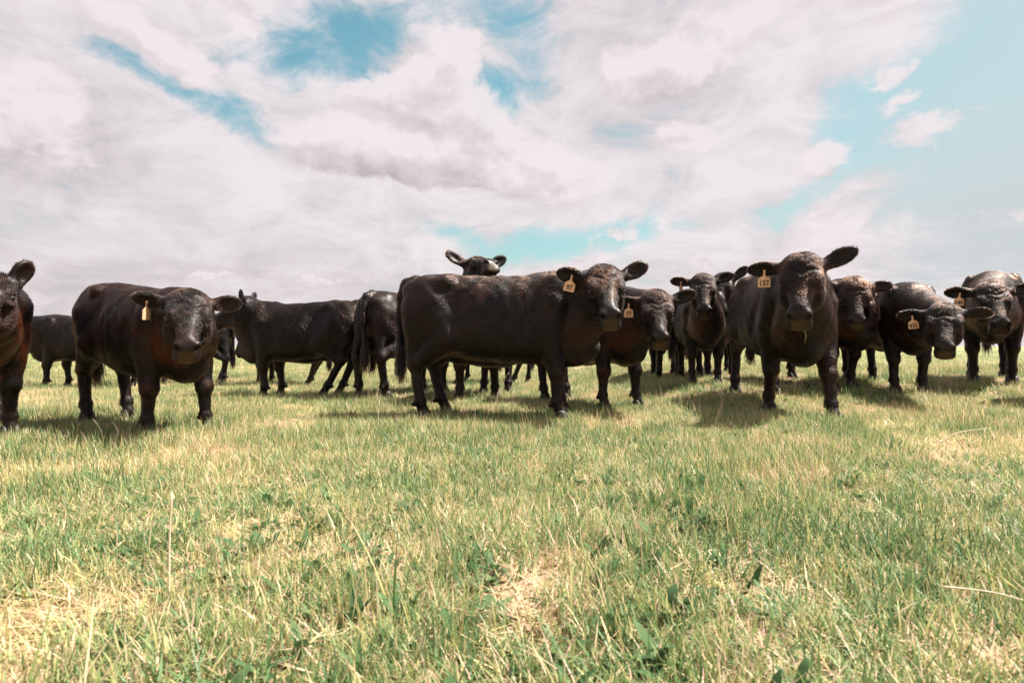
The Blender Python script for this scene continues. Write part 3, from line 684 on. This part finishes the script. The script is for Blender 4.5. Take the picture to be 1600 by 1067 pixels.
# tone 0 green .. 1 bleached straw
GRASS_STOPS = [(0.0, (0.072, 0.155, 0.058)), (0.22, (0.150, 0.250, 0.090)), (0.45, (0.310, 0.355, 0.130)), (0.62, (0.56, 0.470, 0.205)), (0.80, (0.71, 0.580, 0.360)), (1.0, (0.68, 0.46, 0.35))]
grass_material()

def clump_sources():
    rd = random.Random(11); G = MAT['grass']; kinds = {}
    def col(name, meshes):
        c = bpy.data.collections.new(name)
        for m in meshes: c.objects.link(bpy.data.objects.new(m.name, m))
        kinds[name] = c
    U = rd.uniform
    def disc(r): a = U(0, 6.283); q = r*math.sqrt(rd.random()); return q*math.cos(a), q*math.sin(a)
    green, dry, thatch, weed, tall = [], [], [], [], []
    for k in range(6):
        green.append(blade_mesh('green_tuft', [(*disc(.075), U(.03, .085), U(.0026, .0056), U(0, 6.28), U(.1, 1.0), U(.1, 1.5), min(1, max(0, rd.gauss(.20, .13))) if rd.random() < .78 else U(.55, .95), 3, 0) for _ in range(42)], G))
        dry.append(blade_mesh('dry_tuft', [(*disc(.08), U(.025, .075), U(.0018, .0040), U(0, 6.28), U(.1, 1.25), U(-.2, 1.3), min(1, max(0, rd.gauss(.66, .16))) if rd.random() < .8 else U(.05, .4), 3, 0) for _ in range(42)], G))
        thatch.append(blade_mesh('thatch', [(*disc(.09), U(.03, .10), U(.0022, .0045), U(0, 6.28), U(1.15, 1.5), U(-.2, .35), min(1.05, max(.3, rd.gauss(.82, .14))), 2, 0) for _ in range(46)], G))
    for k in range(5):
        n = rd.randint(5, 9)
        weed.append(blade_mesh('weed_rosette', [(U(-.01, .01), U(-.01, .01), U(.025, .065), U(.011, .026), 6.283*i/n+U(-.4, .4), U(.6, 1.35), U(.1, .5), rd.random(), 4, 1) for i in range(n)], MAT['weed']))
        tall.append(blade_mesh('tall_tuft', [(*disc(.05), U(.12, .24), U(.0028, .0045), U(0, 6.28), U(.02, .35), U(.1, .8), rd.choice((U(.05, .4), U(.6, .95))), 5, 0) for _ in range(9)], G))
    col('green_tufts', green); col('dry_tufts', dry); col('thatch_mats', thatch); col('weed_rosettes', weed); col('tall_tufts', tall)
    return kinds

def scatter(name, label, coll, P, rot, scl):
    me = bpy.data.meshes.new(name); me.vertices.add(len(P)); me.vertices.foreach_set('co', P.astype(np.float32).ravel())
    a = me.attributes.new('turn', 'FLOAT_VECTOR', 'POINT'); a.data.foreach_set('vector', rot.astype(np.float32).ravel())
    a = me.attributes.new('size', 'FLOAT_VECTOR', 'POINT'); a.data.foreach_set('vector', scl.astype(np.float32).ravel())
    o = link(bpy.data.objects.new(name, me)); o['kind'] = 'stuff'; o['label'] = label; o['category'] = 'grass'
    ng = bpy.data.node_groups.new(name, 'GeometryNodeTree')
    ng.interface.new_socket('Geometry', in_out='INPUT', socket_type='NodeSocketGeometry'); ng.interface.new_socket('Geometry', in_out='OUTPUT', socket_type='NodeSocketGeometry')
    gi = ng.nodes.new('NodeGroupInput'); go = ng.nodes.new('NodeGroupOutput'); ci = ng.nodes.new('GeometryNodeCollectionInfo')
    ci.inputs['Collection'].default_value = coll; ci.inputs['Separate Children'].default_value = True; ci.inputs['Reset Children'].default_value = True
    ip = ng.nodes.new('GeometryNodeInstanceOnPoints'); ip.inputs['Pick Instance'].default_value = True
    r = ng.nodes.new('GeometryNodeInputNamedAttribute'); r.data_type = 'FLOAT_VECTOR'; r.inputs['Name'].default_value = 'turn'
    s = ng.nodes.new('GeometryNodeInputNamedAttribute'); s.data_type = 'FLOAT_VECTOR'; s.inputs['Name'].default_value = 'size'
    L = ng.links.new
    L(gi.outputs[0], ip.inputs['Points']); L(ci.outputs[0], ip.inputs['Instance']); L(r.outputs[0], ip.inputs['Rotation']); L(s.outputs[0], ip.inputs['Scale']); L(ip.outputs[0], go.inputs[0])
    m = o.modifiers.new('scatter', 'NODES'); m.node_group = ng
    return o

def sow(kind, bands, rng, keep):
    Ps, Ss = [], []
    for (d0, d1, dens, sc, hs) in bands:
        half = 1.15; y1 = d1; area = (2*half*y1 + 2)*(d1-d0); n = int(area*dens)
        y = rng.uniform(d0, d1, n); x = rng.uniform(-1, 1, n)*(half*y1+1)
        m = (np.abs(x) < half*np.abs(y) + 1.0) & (keep(x, y) > rng.random(n))
        x, y = x[m], y[m]; Ps.append(np.stack([x, y, ground_z(x, y)-0.002], 1)); k = len(x)
        s = rng.uniform(0.65, 1.4, k)*sc; h = rng.uniform(0.5, 1.5, k)*hs*(0.7 + 0.6*vnoise(x, y, 1.6, 44)); Ss.append(np.stack([s, s, h], 1))
    P = np.concatenate(Ps); S = np.concatenate(Ss)
    T = np.stack([rng.normal(0, .10, len(P)), rng.normal(0, .10, len(P)), rng.uniform(0, 6.283, len(P))], 1)
    return P, T, S
def build_grass():
    K = clump_sources(); rng = np.random.default_rng(5)
    gp = lambda x, y: np.clip(0.55*vnoise(x, y, 1.1, 1) + 0.45*vnoise(x, y, 3.1, 2), 0, 1)
    bare = lambda x, y: vnoise(x, y, 2.2, 9)
    soil = lambda x, y: 1 - np.exp(-(((x-SOIL[0])/5.5)**2 + ((y-SOIL[1])/3.5)**2)**2)
    kg = lambda x, y: sstep(0.20 - 0.10*sstep(2.8, 4.5, y), 0.58 - 0.14*sstep(2.8, 4.5, y), gp(x, y))*soil(x, y)*(0.25+0.75*sstep(0.12, 0.32, bare(x, y)))
    kd = lambda x, y: (1 - 0.25*sstep(2.8, 4.5, y))*(1 - 0.65*sstep(0.35, 0.7, gp(x, y)))*soil(x, y)*(0.15+0.85*sstep(0.15, 0.36, bare(x, y)))
    kt = lambda x, y: (0.35 + 0.65*sstep(0.55, 0.3, gp(x, y)))*soil(x, y)
    kw = lambda x, y: sstep(0.42, 0.75, vnoise(x, y, 1.7, 21))*sstep(-1.5, 1.5, x + 1.2)
    kl = lambda x, y: sstep(0.55, 0.8, vnoise(x, y, 1.3, 31))
    B = lambda f: [(-0.6, 2.5, 420*f, 1, 1), (2.5, 6, 290*f, 1.05, 1.25), (6, 12, 140*f, 1.2, 1.3), (12, 28, 34*f, 2.0, 1.15), (28, 75, 5*f, 4.5, 1.3)]
    for name, lab, key, kf, bands in (
        ('green_grass', 'short green grass growing in patches over the whole pasture', 'green_tufts', kg, B(0.80)),
        ('dry_grass', 'short dry straw coloured grass mixed through the pasture', 'dry_tufts', kd, B(0.72)),
        ('thatch', 'flat bleached dead grass lying on the soil', 'thatch_mats', kt, B(1.0)[:3]),
        ('broadleaf_weeds', 'low dark green broad leaved weeds in the turf', 'weed_rosettes', kw, [(-0.6, 3, 150, 1, 1), (3, 7, 80, 1, 1), (7, 12, 12, 1.2, 1)]),
        ('long_grass', 'longer grass blades standing above the grazed turf', 'tall_tufts', kl, [(0.6, 3, 14, 1, .8), (3, 7, 18, 1, 1), (7, 14, 10, 1.1, 1)])):
        P, T, S = sow(key, bands, rng, kf); scatter(name, lab, K[key], P, T, S)
build_grass()
# ---------------------------------------------------------------- the herd
def herd():
    C = make_cow; near, mid, far = 0.0095, 0.012, 0.015
    C('black cow cut off by the left picture edge, chest glowing red brown', (-3.80, 4.02), -45, head=(-3.04, 3.28, 0.955), face=(-50, -20), ears=(62, 20), ear_turn=(55, 0), ear_len=.78, res=near, hairs=60000, red=1.0, seed=11, withers=.09, scale=.95,
      legs={'fl': (-.12, .02), 'fr': (.46, .06)}, belly=.02)
    C('small black cow seen in part between leftmost cow and quartering cow', (-6.2, 8.3), 188, head=(-7.25, 7.9, 0.95), face=(200, -50), res=far, hairs=16000, scale=.88, seed=12, legs={'fl': (.06, 0), 'fr': (-.1, 0)})
    C('black cow turned three quarters to camera, head low, folded pale ear tag', (-2.80, 4.32), -31, head=(-2.08, 3.66, 0.885), face=(-61, -36), ears=(8, 6), ear_turn=(15, 35), ear_len=.88, res=near, hairs=70000, scale=.91, tilt=-3, withers=.05, red=.5,
      tag='', tag_side=-1, tag_yaw=62, seed=13, legs={'fl': (.10, .05), 'fr': (-.02, -.03), 'hl': (.05, 0), 'hr': (.02, 0)}, belly=.02)
    C('black cow rump behind the low headed cow, its front hidden', (-5.27, 9.2), 180, head=(-6.1, 9.1, 0.9), face=(180, -50), res=far, hairs=14000, scale=.9, seed=14, legs={'hl': (-.12, 0), 'hr': (.1, 0), 'fl': (.05, 0)})
    C('black cow in full side view facing left, both ears pricked', (-2.56, 7.0), 175, head=(-3.24, 6.92, 1.12), face=(186, -20), ears=(40, 46), ear_len=.88, res=mid, hairs=45000, scale=.97, seed=15,
      legs={'hl': (.30, 0), 'hr': (.22, 0), 'fl': (-.03, 0), 'fr': (-.10, 0)}, tail_swing=.06)
    C('reddish legged cow hidden behind the cow facing left', (-3.45, 8.75), 165, head=(-4.0, 8.6, 0.85), face=(175, -60), res=far, hairs=12000, scale=.86, red=1.0, seed=16, legs={'hl': (.1, 0), 'hr': (.32, 0)})
    C('black cow showing its rump left of the large side-on cow', (-1.27, 7.1), 62, head=(-.72, 8.2, 1.0), face=(62, -45), res=mid, hairs=35000, scale=1.02, red=.3, seed=17, legs={'hl': (-.08, 0), 'hr': (.0, 0)}, tail_y=-.03)
    C('large black cow standing side-on at centre, face turned to the camera', (-.11, 4.92), -5, head=(.735, 4.54, 1.155), face=(-91, -39), ears=(26, 12), ear_turn=(0, 20), res=near, hairs=80000, scale=1.03,
      tag='97', tag_side=-1, tag_tilt=-14, tag_yaw=-10, seed=18, legs={'hr': (.02, 0, .03), 'hl': (.14, 0, .04), 'fr': (.03, 0), 'fl': (.06, .02)}, red=.12, tuft=.01, tail_y=-.02)
    C('black cow raising its head above the back of the side-on cow', (-.33, 6.85), -100, head=(-.38, 6.27, 1.495), face=(-68, 2), ears=(30, 32), ear_turn=(0, -20), res=mid, hairs=45000, scale=1.05, red=.3, seed=19, legs={'fl': (-.3, 0), 'fr': (.03, 0)})
    C('distant cow whose legs show beneath the side-on cow', (-.38, 9.3), 172, head=(-1.2, 9.3, .9), face=(172, -50), res=far, hairs=12000, scale=.85, seed=20, legs={'fl': (.1, 0), 'hr': (-.1, 0), 'hl': (.15, 0)})
    C('black cow with ear tag 77 looking out behind the side-on cow', (.80, 5.87), -60, head=(1.28, 5.05, 1.01), face=(-97, -46), ears=(18, -4), ear_turn=(10, 30), res=near, hairs=60000, scale=.97, red=.4,
      tag='77', tag_side=-1, seed=21, legs={'fl': (.0, .08), 'fr': (.03, -.06)}, tuft=.02)
    C('black cow facing away, back just visible behind the cow tagged 77', (2.30, 8.5), 80, head=(2.4, 9.4, .75), face=(80, -60), res=far, hairs=14000, scale=.95, seed=22)
    C('smaller black cow facing camera between tag 77 and tag 157', (2.42, 7.42), -97, head=(2.165, 6.45, 1.335), face=(-104, -48), ears=(22, 8), ear_turn=(0, 20), res=mid, hairs=45000, scale=.95, red=.25, tag='', tag_side=-1, tag_yaw=60, seed=23)
    C('black cow mostly hidden, one raised ear over the facing cow', (3.12, 8.6), -108, head=(2.80, 7.55, 1.48), face=(-122, -45), ears=(42, 10), res=mid, hairs=22000, scale=1.0, red=.4, seed=24)
    hd, root, MW = C('large black cow with ear tag 157 striding straight at the camera', (2.55, 5.50), -97, head=(2.225, 4.36, 1.215), face=(-119, -46), ears=(28, -2), ear_turn=(0, 25), res=near, hairs=90000, scale=1.06,
      tag='157', tag_side=-1, tag_yaw=2, seed=25, legs={'fl': (.26, .03), 'fr': (-.17, 0), 'hr': (-.05, -.03), 'hl': (.1, 0)}, red=.15, belly=.02)
    mouth = MW @ Vector(hd(0.505, 0.03, -0.145))
    C('brown tinged cow with tousled poll behind the cow tagged 157', (3.66, 6.88), -80, head=(3.69, 6.15, 1.245), face=(-109, -49), ears=(6, 10), ear_turn=(0, 10), res=mid, hairs=50000, scale=1.02, red=.75, seed=26, tuft=.035, legs={'fl': (-.1, 0)})
    C('black cow with ear tag 432 and lowered head', (4.40, 6.72), -98, head=(4.14, 5.45, .92), face=(-124, -40), ears=(2, -4), ear_turn=(25, 25), res=mid, hairs=55000, scale=1.0, tag='432', tag_side=-1, tag_tilt=8, seed=27, red=.12, legs={'fr': (.02, .03)})
    C('black cow with ear tag 149 at the right picture edge', (6.05, 7.2), -128, head=(5.30, 6.3, 1.205), face=(-114, -43), ears=(10, 4), ear_turn=(0, 20), res=mid, hairs=50000, scale=1.1, tag='149', tag_side=-1, tag_tilt=-6, seed=28, red=.15)
    C('dark cow rump sliver in front of the cow tagged 149', (5.98, 5.62), 8, head=(6.9, 5.9, 0.9), face=(8, -50), res=mid, hairs=30000, scale=.95, seed=29)
    return mouth
mouth = herd()
# ---------------------------------------------------------------- single stems one can pick out
def stem_things():
    t, b, o = new_mat('straw', 'bleached_stem'); tc = nn(t, 'ShaderNodeTexCoord')
    lk(t, mixc(t, noise(t, tc.outputs['Object'], 30, 3), (0.62, 0.48, 0.33), (0.74, 0.62, 0.46)), b.inputs['Base Color']); b.inputs['Roughness'].default_value = 0.6
    t, b, o = new_mat('fresh', 'fresh_blade'); b.inputs['Base Color'].default_value = (0.30, 0.34, 0.10, 1); b.inputs['Roughness'].default_value = 0.5
    def stem(name, label, cat, pts, r, mat, group=None, head=False, z0=None):
        p = np.array(pts, float); n = 14; tt = np.linspace(0, 1, n); idx = np.linspace(0, 1, len(p))
        P = np.stack([pchip(idx, p[:, i], tt) for i in range(3)], 1) if len(p) > 2 else p[0] + tt[:, None]*(p[1]-p[0])
        V, Fc, K = [], [], 6
        for i in range(n):
            d = P[min(i+1, n-1)] - P[max(i-1, 0)]; d /= np.linalg.norm(d); s = np.cross(d, [0.3, 1, 0.2]); s /= np.linalg.norm(s); u = np.cross(d, s)
            rr = r*(1 - 0.65*tt[i])*(2.1 if head and tt[i] > 0.78 and i < n-1 else 1)
            for k in range(K): a = 2*math.pi*k/K; V.append(P[i] + rr*(math.cos(a)*s + math.sin(a)*u))
        for i in range(n-1):
            for k in range(K): Fc.append((i*K+k, i*K+(k+1) % K, (i+1)*K+(k+1) % K, (i+1)*K+k))
        V = np.array(V) - P[0]
        me = bpy.data.meshes.new(name); me.from_pydata(V.tolist(), [], Fc + [tuple(range(K))[::-1], tuple(range((n-1)*K, n*K))]); me.update(); me.polygons.foreach_set('use_smooth', np.ones(len(me.polygons), bool)); me.materials.append(MAT[mat])
        ob = link(bpy.data.objects.new(name, me)); ob.location = P[0]; ob['label'] = label; ob['category'] = cat
        if group: ob['group'] = group
    G = 'dry stems standing in the pasture'
    def up(x, y, h, dx, dy): z = float(ground_z(x, y)); return [(x, y, z-0.01), (x+dx*.25, y+dy*.25, z+h*.55), (x+dx, y+dy, z+h)]
    stem('dry_grass_stem', 'tallest single pale stem standing in the left foreground', 'grass stem', up(-.83, 1.38, .262, .012, -.01), .0034, 'straw', G, True)
    stem('dry_grass_stem', 'short slanting pale stem left of the tallest foreground stem', 'grass stem', up(-1.06, 1.66, .125, .035, 0), .0028, 'straw', G)
    stem('dry_grass_stem', 'pale stem leaning left below the low headed cow', 'grass stem', up(-2.46, 3.44, .19, -.07, 0), .0042, 'straw', G, True)
    stem('dry_grass_stem', 'pale stem curving right beside the stem below the low headed cow', 'grass stem', [(-2.44, 3.43, 0), (-2.37, 3.43, .10), (-2.41, 3.43, .17)], .0036, 'straw', G)
    stem('dry_grass_stem', 'pink stem leaning across the front leg of the leftmost cow', 'grass stem', [(-2.93, 3.28, 0), (-2.99, 3.28, .12), (-3.10, 3.28, .23)], .0045, 'straw', G)
    stem('dry_grass_stem', 'upright pale stem in the tuft before the side-on cow rump', 'grass stem', up(-.93, 3.95, .24, .01, 0), .0040, 'straw', G, True)
    stem('dry_grass_stem', 'long pale stem leaning right beneath the side-on cow belly', 'grass stem', up(-.16, 5.5, .36, .13, 0), .0045, 'straw', G)
    stem('dry_grass_stem', 'bent pale stem right of the low headed cow front leg', 'grass stem', up(-2.02, 3.95, .22, .05, 0), .0042, 'straw', G, True)
    stem('dry_grass_stem', 'long straw lying flat in the right foreground', 'grass stem', [(0.98, 1.31, .07), (1.06, 1.27, .075), (1.15, 1.23, .06)], .0026, 'straw', G)
    stem('dry_grass_stem', 'pale stem arching over the turf near the right edge', 'grass stem', [(2.62, 3.5, 0.02), (2.74, 3.5, .09), (2.94, 3.5, .12)], .0036, 'straw', G)
    m = mouth
    stem('grass_blade', 'short green grass blade hanging from the mouth of cow tagged 157', 'grass blade', [(m.x, m.y, m.z+.01), (m.x+.008, m.y-.015, m.z-.03), (m.x-.004, m.y-.02, m.z-.085)], .0032, 'fresh')
stem_things()
